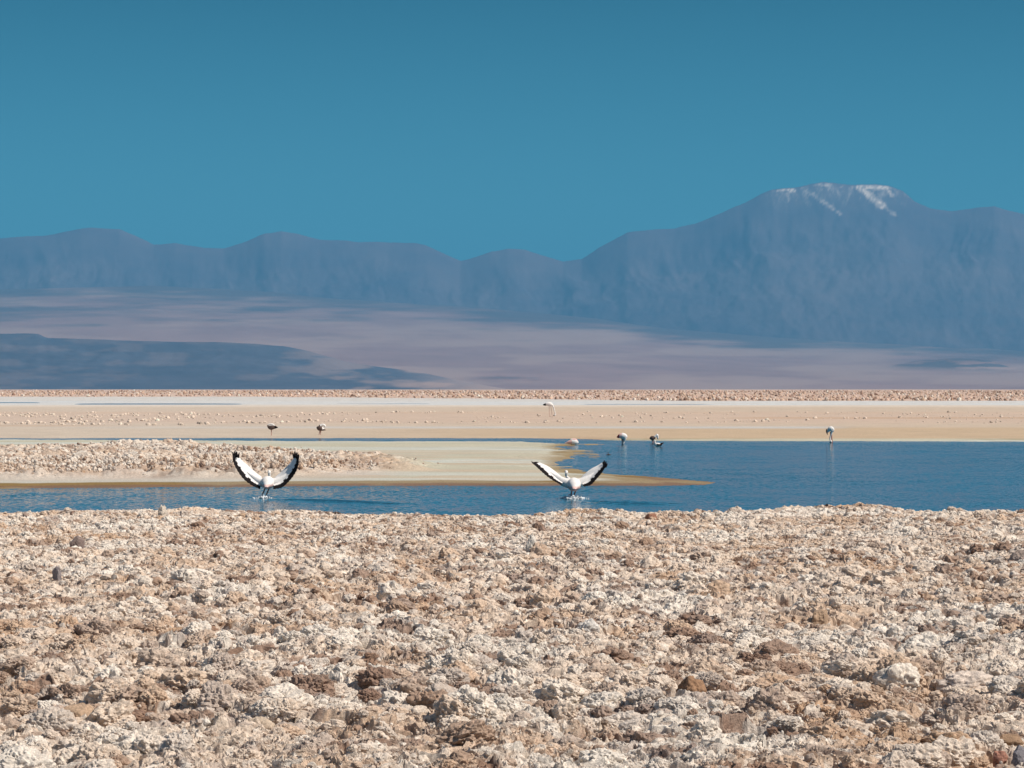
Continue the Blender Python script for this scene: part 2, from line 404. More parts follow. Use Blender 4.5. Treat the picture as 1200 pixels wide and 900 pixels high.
def range_mesh(name, prof, D0, W0, W1, mat, seed, u0=-0.42, u1=0.42, nu=900, nd=160, gully=0.35, cover=None, sharp=1.3, foot=0.0, soft=False):
    """a range whose crest stands at D0; it falls over W0 towards the camera and W1 beyond"""
    us = np.linspace(u0, u1, nu); ts = np.concatenate([np.linspace(-1, 0, int(nd * 0.75), endpoint=False), np.linspace(0, 1, nd - int(nd * 0.75))])
    U, T = np.meshgrid(us, ts)
    px = 600 + U * F
    h0 = (YH - np.interp(px, [p[0] for p in prof], [p[1] for p in prof])) / F * D0 + CAM_H
    if soft:        # away from the crest the flanks run together into broad spurs
        pr = np.interp(px[0], [p[0] for p in prof], [p[1] for p in prof]); kk = np.exp(-(np.arange(-90, 91) / 38.0) ** 2); kk /= kk.sum()
        ps = np.convolve(np.pad(pr, 90, mode='edge'), kk, mode='valid')
        h1 = (YH - ps)[None, :] / F * D0
        h0 = h0 + (h1 - h0) * sstep(0.0, 0.45, np.abs(T))
    Dd = D0 + np.where(T < 0, T * W0, T * W1)
    fall = np.clip(1 - np.abs(T), 0, 1) ** sharp
    g = ridged(U * 46 + 0.15 * np.sin(T * 9), T * 2.2 + 3, 5, seed)
    g2 = fbm(U * 120, T * 12, 4, seed + 5)
    if soft:
        sw = U + 0.03 * (fbm(U * 14, T * 2.5, 3, seed + 20) - 0.5) + 0.012 * T
        g = 0.65 * ridged(sw * 22, T * 1.2 + 3, 2, seed) + 0.35 * ridged(sw * 70, T * 3.0, 4, seed + 2)
    nearcrest = sstep(0, 0.16, np.abs(T))
    Zt = h0 * fall * (1 - gully * nearcrest * (1 - g) * 1.4) + h0 * 0.05 * (g2 - 0.5) * nearcrest * fall ** 0.5
    Zt = Zt + (fbm(px * 0.05, T * 6, 4, seed + 9) - 0.5) * h0 * 0.012
    Zt = np.where(np.abs(T) > 0.995, -30, Zt + foot)
    X = U * Dd
    cv = np.zeros_like(X) if cover is None else cover(px, YH - (Zt - CAM_H) / Dd * F, T)
    V = np.stack([X, Dd, Zt], -1).reshape(-1, 3)
    o = link(name, mesh_np(name, V, grid_faces(len(ts), nu), extra={'cover': cv.reshape(-1)}), mat)
    return o
LEFT = [(-900, 330), (-500, 300), (-250, 285), (-80, 282), (0, 279), (50, 276), (95, 268.5), (110, 266.5), (140, 268), (160, 276), (180, 287), (205, 285), (240, 290), (262, 291), (290, 283), (310, 274), (330, 270.5), (350, 274), (375, 281), (420, 283), (488, 285), (500, 288), (520, 297), (540, 306), (600, 330), (700, 380), (800, 430), (900, 470), (2400, 470)]
MIDP = [(-900, 470), (400, 470), (470, 340), (520, 312), (548, 303), (575, 294), (595, 291), (615, 293), (640, 302), (665, 309), (720, 330), (800, 380), (900, 430), (1000, 470), (2400, 470)]
RIGHT = [(-900, 480), (450, 480), (540, 380), (620, 330), (660, 308), (682, 303), (710, 286), (735, 272), (760, 269), (790, 268), (815, 262), (845, 250), (870, 239), (890, 228), (905, 222), (930, 220), (948, 216), (965, 213.5), (982, 216), (1000, 217), (1025, 216), (1040, 217), (1058, 224), (1072, 236), (1090, 244), (1115, 248), (1150, 243), (1165, 242), (1185, 247), (1200, 251), (1350, 270), (1600, 290), (2400, 330)]
def snow(px, y, T):
    def seg(x0, y0, x1, y1, wd):
        ex, ey = x1 - x0, y1 - y0
        t = np.clip(((px - x0) * ex + (y - y0) * ey) / (ex * ex + ey * ey), 0, 1)
        d = np.hypot(px - x0 - t * ex, y - y0 - t * ey) + (fbm(px * 0.3, y * 0.3, 3, 800) - 0.5) * 3.0
        return sstep(wd, wd * 0.35, d)
    m = seg(912, 222, 930, 223, 2.8) * 1.1
    m = np.maximum(m, seg(924, 226, 924, 234, 2.2) * 0.5)
    m = np.maximum(m, seg(944, 224, 956, 230, 2.8) * 0.8); m = np.maximum(m, seg(956, 230, 986, 251, 2.4) * 0.6)
    m = np.maximum(m, seg(955, 216, 975, 217, 2.4) * 0.7)
    m = np.maximum(m, seg(1006, 218, 1034, 241, 5.4) * 1.25); m = np.maximum(m, seg(1008, 219, 1040, 220, 4.0) * 1.2)
    m = np.maximum(m, seg(1036, 219, 1046, 229, 3.0) * 0.8); m = np.maximum(m, seg(1034, 241, 1050, 252, 2.0) * 0.35)
    lit_gully = ridged(px * 0.16 + (y - 215) * 0.07 * np.sign(px - 985), y * 0.025, 3, 810)
    cap = sstep(252, 222, y) * sstep(885, 915, px) * sstep(1085, 1050, px)
    m = m * (0.55 + 0.6 * fbm(px * 0.5, y * 0.5, 3, 815))
    m = np.maximum(m, cap * (0.04 + 0.30 * sstep(0.66, 0.88, lit_gully)))  # faint streaks paint lit gullies into the cover, beside the snow
    return np.clip(m * 0.85 * (0.45 + 0.75 * sstep(0.3, 0.7, fbm(px * 0.9, y * 0.9, 3, 817))), 0, 1) * (T < 0)
M_ROCK = hill_material('mountain_rock', (0.085, 0.080, 0.100), (0.125, 0.105, 0.120), 0.0005)
M_SNOWROCK = hill_material('volcano_rock', (0.085, 0.075, 0.105), (0.165, 0.130, 0.145), 0.0007, snow=True)
M_PLAIN = hill_material('gravel_slope', (0.25, 0.165, 0.165), (0.34, 0.225, 0.215), 0.0012)
M_DARK = hill_material('dark_lava_rock', (0.065, 0.078, 0.115), (0.105, 0.112, 0.150), 0.0022)
RANGE = [p for p in LEFT if p[0] <= 540] + [(548, 304), (560, 300), (575, 295), (595, 291.5), (615, 293), (640, 301), (660, 306.5)] + [p for p in RIGHT if p[0] >= 682]
tag(range_mesh('mountains', RANGE, 34500, 8000, 6000, M_SNOWROCK, 31, cover=snow, gully=0.13, nu=1500, nd=220, sharp=1.55, soft=True), 'long blue mountain range rising to a broad snow-streaked volcano at right', 'mountain', kind='structure')

# rising gravel plain below the ranges
us = np.linspace(-0.5, 0.5, 700); ds = 14600 * np.exp(np.linspace(0, math.log(33000 / 14600), 240))
U, Dg = np.meshgrid(us, ds); px = 600 + U * F
ytop = np.interp(px, [-900, 0, 180, 320, 450, 600, 700, 800, 900, 1000, 1200, 1900], [330, 336, 332, 342, 352, 363, 372, 386, 394, 401, 412, 425])
t = np.clip((Dg - 14600) / (28000 - 14600), 0, 1)
hh = (YH - ytop) / F * 28000 * t ** 1.15
Zp = hh * (1 + 0.10 * (fbm(U * 9, t * 3, 4, 850) - 0.5) * 1.0) + 26 * (fbm(U * 60, Dg * 0.0008, 4, 860) - 0.5) * t - 3
def hillock(cx, cyp, wd, hpx, Dc, wD):
    return hpx / F * Dc * np.exp(-(np.abs((px - cx) / wd)) ** 3) * np.exp(-((Dg - Dc) / wD) ** 2) * (0.7 + 0.6 * ridged(U * 80, Dg * 0.001, 3, 870))
hk = hillock(1120, 424, 58, 11, 20500, 600) + hillock(745, 392, 45, 2, 25500, 500) + hillock(600, 450, 45, 3, 16000, 400)
Zp = Zp + hk
yp = YH - (Zp - CAM_H) / Dg * F
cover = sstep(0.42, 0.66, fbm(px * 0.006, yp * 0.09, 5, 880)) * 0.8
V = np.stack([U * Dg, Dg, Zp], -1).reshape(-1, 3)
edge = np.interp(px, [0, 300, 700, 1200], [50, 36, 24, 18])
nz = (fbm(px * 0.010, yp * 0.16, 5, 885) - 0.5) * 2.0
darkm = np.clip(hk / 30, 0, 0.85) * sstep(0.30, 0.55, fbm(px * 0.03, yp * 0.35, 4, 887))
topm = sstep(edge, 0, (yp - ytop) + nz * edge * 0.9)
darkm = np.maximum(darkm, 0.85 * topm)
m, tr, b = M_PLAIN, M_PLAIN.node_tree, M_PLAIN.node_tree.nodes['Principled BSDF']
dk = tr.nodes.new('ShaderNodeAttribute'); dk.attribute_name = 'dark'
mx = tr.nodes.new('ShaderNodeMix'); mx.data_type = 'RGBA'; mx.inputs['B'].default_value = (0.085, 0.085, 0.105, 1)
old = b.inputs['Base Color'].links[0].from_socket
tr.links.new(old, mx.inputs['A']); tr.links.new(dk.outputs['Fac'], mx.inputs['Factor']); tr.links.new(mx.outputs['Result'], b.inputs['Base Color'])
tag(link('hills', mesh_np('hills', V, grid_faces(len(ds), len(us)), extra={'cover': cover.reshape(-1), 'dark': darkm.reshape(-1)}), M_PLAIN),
    'mauve gravel slope rising to the mountains', 'hills', kind='structure')
LOW = [(-900, 400), (-300, 396), (0, 391), (30, 390.5), (44, 391), (55, 396), (120, 398), (200, 400.5), (260, 401), (300, 403), (335, 406), (360, 411), (385, 418), (410, 425), (445, 430), (470, 433), (492, 436), (515, 441), (560, 450), (610, 458), (2400, 470)]
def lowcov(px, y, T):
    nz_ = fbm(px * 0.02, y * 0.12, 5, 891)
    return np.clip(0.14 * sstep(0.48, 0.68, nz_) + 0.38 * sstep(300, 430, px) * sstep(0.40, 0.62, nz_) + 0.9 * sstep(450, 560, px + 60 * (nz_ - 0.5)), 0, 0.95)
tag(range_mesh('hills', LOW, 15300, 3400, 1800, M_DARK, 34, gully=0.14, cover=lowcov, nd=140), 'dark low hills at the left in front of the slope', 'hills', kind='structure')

# ------------------------------------------------------------ salt clods
def ico(sub):
    import bmesh
    bm = bmesh.new(); bmesh.ops.create_icosphere(bm, subdivisions=sub, radius=1.0)
    v = np.array([p.co[:] for p in bm.verts]); f = np.array([[q.index for q in p.verts] for p in bm.faces]); bm.free()
    return v, f
def n3(v, sc, s): return (fbm(v[:, 0] * sc + 3.1, v[:, 1] * sc + 9.2, 3, s) + fbm(v[:, 1] * sc + 5.5, v[:, 2] * sc + 1.3, 3, s + 1) + fbm(v[:, 2] * sc + 2.7, v[:, 0] * sc + 8.8, 3, s + 2)) / 3 - 0.5
def clod_shapes(sub, n, seed, amp=1.5):
    v, f = ico(sub); out = []
    for i in range(n):
        q = v * (1 + amp * n3(v, 1.7, seed + i * 9)[:, None] + 0.7 * n3(v, 4.5, seed + 500 + i * 9)[:, None])
        q = q * np.array([1, 0.8 + 0.3 * random.random(), 0.55 + 0.3 * random.random()])
        out.append(q)
    return out, f
def scatter(name, pts, size, cols, shapes, f, mat, label, zs=None):
    n = len(pts); nv = len(shapes[0]); V = np.zeros((n, nv, 3), np.float32)
    kx = rng.integers(0, len(shapes), n); an = rng.random(n) * 6.283
    sh = np.array(shapes)[kx]
    sq = sh * size[:, None, None]
    if zs is not None: sq[..., 2] *= zs[:, None]
    ti = (rng.random(n) - 0.5) * 1.0
    yz, zz = sq[..., 1] * np.cos(ti)[:, None] - sq[..., 2] * np.sin(ti)[:, None], sq[..., 1] * np.sin(ti)[:, None] + sq[..., 2] * np.cos(ti)[:, None]
    V[..., 0] = sq[..., 0] * np.cos(an)[:, None] - yz * np.sin(an)[:, None] + pts[:, None, 0]
    V[..., 1] = sq[..., 0] * np.sin(an)[:, None] + yz * np.cos(an)[:, None] + pts[:, None, 1]
    V[..., 2] = zz + pts[:, None, 2]
    FF = (f[None] + (np.arange(n) * nv)[:, None, None]).reshape(-1, 3)
    cc = np.repeat(cols[:, None, :], nv, 1).reshape(-1, 3)
    o = link(name, mesh_np(name, V.reshape(-1, 3), FF, cc, smooth=False), mat)
    return tag(o, label, 'salt crust', kind='stuff')
M_CLOD = ground_material('salt_clods', 30, 110, 0.30, 160, 0.005)
def pick_cols(n, base, jit=0.12):
    return np.clip(base * (1 + jit * rng.standard_normal((n, 1))), 0.03, 0.8)
def domes3(q, sc, s):
    p = q * sc + 50.3; c0 = np.floor(p); best = np.zeros(len(q))
    for dx in (-1, 0, 1):
        for dy in (-1, 0, 1):
            for dz in (-1, 0, 1):
                c = c0 + np.array([dx, dy, dz]); k_ = c[:, 1] + 131 * c[:, 2]
                jit = np.stack([_h(c[:, 0], k_, s), _h(c[:, 0], k_, s + 1), _h(c[:, 0], k_, s + 2)], -1)
                d2 = ((p - c - jit) ** 2).sum(1) / (0.45 + 0.5 * _h(c[:, 0], k_, s + 3)) ** 2
                best = np.maximum(best, np.sqrt(np.clip(1 - d2, 0, 1)) * (0.4 + 0.6 * _h(c[:, 0], k_, s + 4)))
    return best
def crusty(v, seed, flat=0.7):
    q = v * (0.72 + 1.1 * n3(v, 1.2, seed) + 0.30 * domes3(v, 1.5, seed + 3) + 0.20 * domes3(v, 3.6, seed + 13) + 0.13 * domes3(v, 8.0, seed + 23) + 0.35 * n3(v, 9, seed + 33))[:, None]
    return q * np.array([1, 0.9, flat])
def crust_shapes(sub, n, seed):
    v, f = ico(sub); return [crusty(v, seed + 60 * i, 0.55 + 0.35 * random.random()) for i in range(n)], f
def crust_clods(name, D, x, size, sub, seed, label, lift=0.0, cfun=None, zs=None):
    z, ids, _ = near_height(x, D) if cfun is None else cfun(x, D)
    n = len(x); c = fg_colour(x, D, ids) if cfun is None else fg_colour(x * 0.4, D * 0.4, ids); ws = rng.random(n)
    c = mix(c, C_WHITE, 0.45 * (ws > 0.7)); c = mix(c, C_TAN, 0.5 * (ws < 0.15)); c = mix(c, C_BROWN, 0.6 * (ws < (0.05 if cfun is None else 0.13)))
    sh_, f_ = crust_shapes(sub, 18, seed)
    return scatter(name, np.stack([x, D, z + size * lift], -1), size, c, sh_, f_, M_CLOD, label, zs=zs)
for (D0_, D1_, n_, s0, s1, pw, sub_, sd_) in ((8.7, 15, 520, 0.050, 0.105, 1.6, 5, 2000), (8.7, 15, 3000, 0.014, 0.050, 1.7, 4, 4000), (15, 29, 1500, 0.045, 0.10, 1.8, 4, 6000), (15, 29.3, 11000, 0.014, 0.05, 1.5, 3, 8000)):
    D = np.sqrt(D0_ ** 2 + rng.random(n_ * 2) * (D1_ ** 2 - D0_ ** 2)); x = (rng.random(n_ * 2) * 2 - 1) * 0.225 * D
    keep = rng.random(n_ * 2) < 0.15 + 0.85 * sstep(0.40, 0.60, fbm(x * 1.1, D * 0.9, 3, 970)); x, D = x[keep][:n_], D[keep][:n_]
    size = (s0 + (s1 - s0) * rng.random(len(x)) ** pw) * np.where(D > 22, 0.75, 1.0)
    crust_clods('salt_clods', D, x, size, sub_, sd_, 'jagged fused salt clods of the near crust', lift=-0.05)
# foreground rubble
n = 20000
D = np.sqrt(8.6 ** 2 + rng.random(n) * (30 ** 2 - 8.6 ** 2)); D = 8.6 + (D - 8.6) * rng.random(n) ** 0.15
x = (rng.random(n) * 2 - 1) * 0.232 * D
z, ids, _ = near_height(x, D)
size = 0.004 + 0.020 * rng.random(n) ** 4
c = fg_colour(x, D, ids); wsel = rng.random(n)
c = mix(c, C_WHITE, 0.6 * (wsel > 0.72)); c = mix(c, C_BROWN, 0.6 * (wsel < 0.07))
sh, f2 = clod_shapes(2, 14, 60)
scatter('salt_rubble', np.stack([x, D, z + size * 0.15], -1), size, c, sh, f2, M_CLOD, 'loose pale salt crumbs strewn over the near crust')
n = 60000
yq = 606 + rng.random(n) * 345; D = CAM_H * 0 + 1.24 * F / (yq - YH); x = (rng.random(n) * 2 - 1) * 0.225 * D
keep = D < 29.5; x, D = x[keep], D[keep]; n = len(x)
z, ids, _ = near_height(x, D)
size = D * (0.00026 + 0.0005 * rng.random(n) ** 3.0)
c = fg_colour(x, D, ids); wsel = rng.random(n)
c = mix(c, C_WHITE, 0.5 * (wsel > 0.75)); c = mix(c, C_BROWN, 0.6 * (wsel < 0.08)); c = mix(c, C_TAN, 0.5 * ((wsel > 0.1) & (wsel < 0.25)))
shq, fq = clod_shapes(1, 24, 160, 2.4)
scatter('salt_rubble', np.stack([x, D, z + size * 0.5], -1), size, c, shq, fq, M_CLOD, 'fine pale salt grit covering the near crust', zs=1.0 + 0.8 * rng.random(n))
# crust islet on the spit
n = 12000
x = rng.uniform(-16, 3, n * 3); y = rng.uniform(48, 72, n * 3)
px = 600 + x / y * F
sdv = sdist(CRUST_W, x, y) + (fbm(x * 0.5, y * 0.5, 3, 930) - 0.5) * 2.4
ok = (sdv > 0.0) & (rng.random(len(x)) < (0.25 + 0.75 * sstep(0, 0.9, sdv)) * (0.3 + 0.7 * sstep(460, 300, px))) ; x, y, sdv = x[ok][:n], y[ok][:n], sdv[ok][:n]; n = len(x)
px = 600 + x / y * F
size = (0.012 + 0.030 * rng.random(n) ** 3) * (0.6 + 0.4 * sstep(470, 380, px))
zl, _ = land_height(x, y); rl, ib, ic = crust_relief(x, y)
zl = zl + 0.95 * rl * sstep(-0.4, 1.0, sdist(CRUST_W, x, y) + (fbm(x * 0.6, y * 0.6, 3, 645) - 0.5) * 2) * (0.35 + 1.1 * fbm(x * 0.35, y * 0.35, 2, 640))
c = fg_colour(x * 0.3, y * 0.3, (ib, ic, ib, ic)); wsel = rng.random(n)
c = mix(c, C_WHITE, 0.5 * (wsel > 0.7)); c = mix(c, C_BROWN, 0.7 * (wsel < 0.12))
scatter('salt_rubble', np.stack([x, y, zl + size * 0.2], -1), size, c, sh, f2, M_CLOD, 'knobbly crust of salt lumps on the spit behind the left flamingo', zs=1.0 + 0.7 * rng.random(n))
def islet(x, y):
    zl, _ = land_height(x, y); rl, ib, ic = crust_relief(x, y)
    return zl + 0.95 * rl * sstep(-0.4, 1.0, sdist(CRUST_W, x, y)), (ib, ic, ib, ic), None
n = 13000; x = rng.uniform(-16, 3, n * 4); y = rng.uniform(48, 72, n * 4)
sdv = sdist(CRUST_W, x, y) + (fbm(x * 0.5, y * 0.5, 3, 930) - 0.5) * 2.4
ok = (sdv > 0.2) & (rng.random(len(x)) < (0.25 + 0.75 * sstep(0, 0.9, sdv)) * (0.25 + 0.75 * sstep(480, 340, 600 + x / y * F)))
x, y = x[ok][:n], y[ok][:n]
crust_clods('salt_clods', y, x, (0.014 + 0.040 * rng.random(len(x)) ** 2.6) * (0.5 + 0.5 * sstep(460, 330, 600 + x / y * F)), 3, 9500, 'low jagged salt crust on the spit behind the curved-wing flamingo', lift=0.0, cfun=islet, zs=1.0 + 0.9 * rng.random(len(x)))
# thin clods on the far belt
n = 6000
yb = rng.uniform(483.5, 497, n); pxb = rng.random(n) ** 1.4 * 1500 - 150
yb = np.where(pxb < 260, yb + 3 * rng.random(n), yb)
keep = (fbm(pxb * 0.01, yb * 0.35, 3, 940) > 0.46) & (rng.random(n) < np.where(pxb < 620, 1, 0.35))
yb, pxb = yb[keep], pxb[keep]; n = len(yb)
D = CAM_H * F / (yb - YH); x = (pxb - 600) / F * D
size = 0.03 + 0.10 * rng.random(n) ** 4
c = pick_cols(n, C_PALE * 0.95, 0.15); zl, _ = land_height(x, D)
sh1, f1 = clod_shapes(1, 10, 90, 1.2)
scatter('salt_rubble', np.stack([x, D, zl + size * 0.2], -1), size, c, sh1, f1, M_CLOD, 'scattered small clods on the far sandy belt')
# far crust along the horizon
n = 26000
D = 372 + (2300 - 372) * rng.random(n) ** 1.9; x = (rng.random(n) * 2 - 1) * 0.215 * D
dens = fbm(x * 0.01, D * 0.004, 3, 950); ok = (rng.random(n) < 0.35 + 1.2 * (dens - 0.3)) & (YH + CAM_H * F / D < np.interp(600 + x / D * F, [300, 800], [465.6, 470.2]))
x, D = x[ok], D[ok]; n = len(x)
size = (0.10 + 0.24 * rng.random(n) ** 2) * (D / 420) ** 0.55
base = mix(np.broadcast_to(C_PINK, (n, 3)), C_TAN, rng.random(n)); base = mix(base, C_WHITE, 0.6 * (rng.random(n) > 0.8)); base = mix(base, C_BROWN, 0.8 * (rng.random(n) < 0.24)); zst = 1.0 + 0.9 * rng.random(n)
scatter('salt_rubble', np.stack([x, D, 0.06 + size * 0.2], -1), size, pick_cols(n, base), sh1, f1, M_CLOD, 'pinkish field of salt lumps along the horizon', zs=zst)

# ------------------------------------------------------------ individual rocks in the near crust
def rock_mesh(name, wx, wy, wz, seed, smooth_amt, col):
    v, f = ico(5)
    q = crusty(v, seed, 1.0) * (1 - smooth_amt) + v * (0.95 + 0.6 * n3(v, 1.4, seed) + 0.2 * n3(v, 5, seed + 1))[:, None] * smooth_amt
    rs = np.random.default_rng(seed)
    for i in range(5 if name in ('rock', 'stone') else 0):   # a few broken faces
        nn = rs.standard_normal(3); nn /= np.linalg.norm(nn); nn[2] = abs(nn[2]); cut = 0.62 + 0.2 * rs.random()
        dd_ = q @ nn; q = q - np.outer(np.clip(dd_ - cut, 0, None) * 0.85, nn)
    q = q * np.array([wx, wy, wz]) / 2
    cols = np.array(col) * (0.85 + 0.3 * fbm(v[:, 0] * 3 + 4, v[:, 2] * 3 + v[:, 1] * 2 + 7, 4, seed + 3))[:, None]
    return mesh_np(name, q, f, cols)
ROCKS = [  # px, y(base), width px, height px, smooth, colour, name, label
    (274, 790, 40, 34, 0.2, (0.27, 0.17, 0.12), 'rock', 'brown angular rock with a broken top standing above the near crust at left'),
    (564, 770, 15, 14, 0.9, (0.74, 0.70, 0.65), 'stone', 'small rounded bright white stone alone in the middle of the crust'),
    (741, 783, 36, 9, 0.7, (0.40, 0.30, 0.20), 'rock', 'flat olive tan slab lying in white crust right of the centre'),
    (1052, 806, 46, 28, 0.0, (0.78, 0.69, 0.60), 'salt_boulder', 'large crumbly white salt boulder at lower right'),
    (1132, 806, 60, 20, 0.25, (0.70, 0.59, 0.51), 'salt_boulder', 'wide smooth cream salt mound right of the crumbly white boulder'),
    (813, 822, 40, 30, 0.3, (0.34, 0.20, 0.12), 'rock', 'round rusty brown rock beside the deep dark hollow'),
    (1184, 872, 36, 15, 0.6, (0.34, 0.22, 0.14), 'rock', 'flat brown slab near the right edge of the crust'),
    (556, 880, 30, 24, 0.4, (0.22, 0.18, 0.20), 'rock', 'rock painted the purplish dark grey of shadow low in the middle of the near crust'),  # purple-grey is a cast shadow's tone put into the colour
    (444, 890, 18, 16, 0.5, (0.36, 0.33, 0.35), 'stone', 'mid grey stone left of the shadow-coloured rock at the bottom'),
    (91, 642, 18, 15, 0.3, (0.24, 0.18, 0.16), 'rock', 'small rock with shade painted in as dark brown near the top of the bank at far left'),  # dark brown paints shade onto this lump
    (67, 680, 10, 20, 0.3, (0.29, 0.25, 0.25), 'rock', 'narrow upright rock with shade painted in as grey below the small dark brown one'),  # its grey is shade carried by the colour
    (92, 845, 44, 22, 0.5, (0.50, 0.35, 0.24), 'rock', 'smooth tan rock at lower left of the near crust'),
    (763, 609, 16, 9, 0.4, (0.30, 0.15, 0.10), 'stone', 'reddish brown stone on the lip of the bank beside the water'),
    (1170, 893, 18, 16, 0.4, (0.38, 0.19, 0.14), 'stone', 'red brown stone under the flat brown slab'),
    (1197, 897, 20, 24, 0.5, (0.30, 0.28, 0.30), 'stone', 'stone with pit shade painted in as grey in the bottom right corner'),  # grey paints the shade of a pit here
    (624, 656, 13, 26, 0.1, (0.66, 0.61, 0.55), 'salt_pinnacle', 'slim white salt pinnacle in the upper part of the near crust'),
    (190, 604, 9, 12, 0.1, (0.64, 0.56, 0.48), 'salt_pinnacle', 'small pointed salt pinnacle on the lip of the bank at left'),
    (300, 862, 36, 20, 0.2, (0.55, 0.44, 0.34), 'salt_boulder', 'cream salt lump by the bottom of the crust left of the grey stone'),
    (690, 742, 26, 16, 0.2, (0.64, 0.60, 0.56), 'salt_boulder', 'white knobbly salt lump above the olive tan slab'),
    (960, 730, 24, 18, 0.2, (0.46, 0.32, 0.22), 'rock', 'tan crumbly rock in the middle of the right half'),
]
for i, (px, yb, wpx, hpx, sm, col, nm, lab) in enumerate(ROCKS):
    zg = 0.27
    for _ in range(6):
        x, D = gp(px, yb, zg); zg = float(fg_base(np.array([x]), np.array([D]))[0]) - 0.02
    s = D / F
    o = link(nm, rock_mesh(nm, wpx * s * 1.1, wpx * s * 0.9, hpx * s * 1.5, 1000 + i * 31, sm, col), M_CLOD)
    o.location = (x, D, zg + hpx * s * 0.22); o.rotation_euler = (0, 0, random.random() * 0.6)
    tag(o, lab, {'rock': 'rock', 'stone': 'stone', 'salt_boulder': 'salt boulder', 'salt_pinnacle': 'salt pinnacle'}[nm], 'rocks in the near crust')

# ------------------------------------------------------------ birds
def plain_mat(name, col, rough=0.75, var=0.15, scale=40):
    m, t, b = new_mat(name)
    tcn = t.nodes.new('ShaderNodeTexCoord'); n = noise_node(t, scale, 3, 0.6, tcn.outputs['Object'])
    cr = t.nodes.new('ShaderNodeValToRGB'); cr.color_ramp.elements[0].position = 0.3; cr.color_ramp.elements[1].position = 0.7
    cr.color_ramp.elements[0].color = (*[c * (1 - var) for c in col], 1); cr.color_ramp.elements[1].color = (*[min(1, c * (1 + var * 0.5)) for c in col], 1)
    t.links.new(n.outputs[0], cr.inputs[0]); t.links.new(cr.outputs[0], b.inputs['Base Color'])
    b.inputs['Roughness'].default_value = rough; b.inputs['Specular IOR Level'].default_value = 0.04
    return m
BM = [plain_mat('white_feathers', (0.80, 0.77, 0.75)), plain_mat('black_feathers', (0.014, 0.012, 0.013)), plain_mat('pink_feathers', (0.78, 0.52, 0.48)),
      plain_mat('brown_grey_feathers', (0.12, 0.085, 0.075)), plain_mat('bill', (0.50, 0.33, 0.08)), plain_mat('leg_skin', (0.50, 0.27, 0.23)), plain_mat('crimson_feathers', (0.30, 0.03, 0.06))]
WH, BK, PK, BR, BILL, LEG, CRM = range(7)
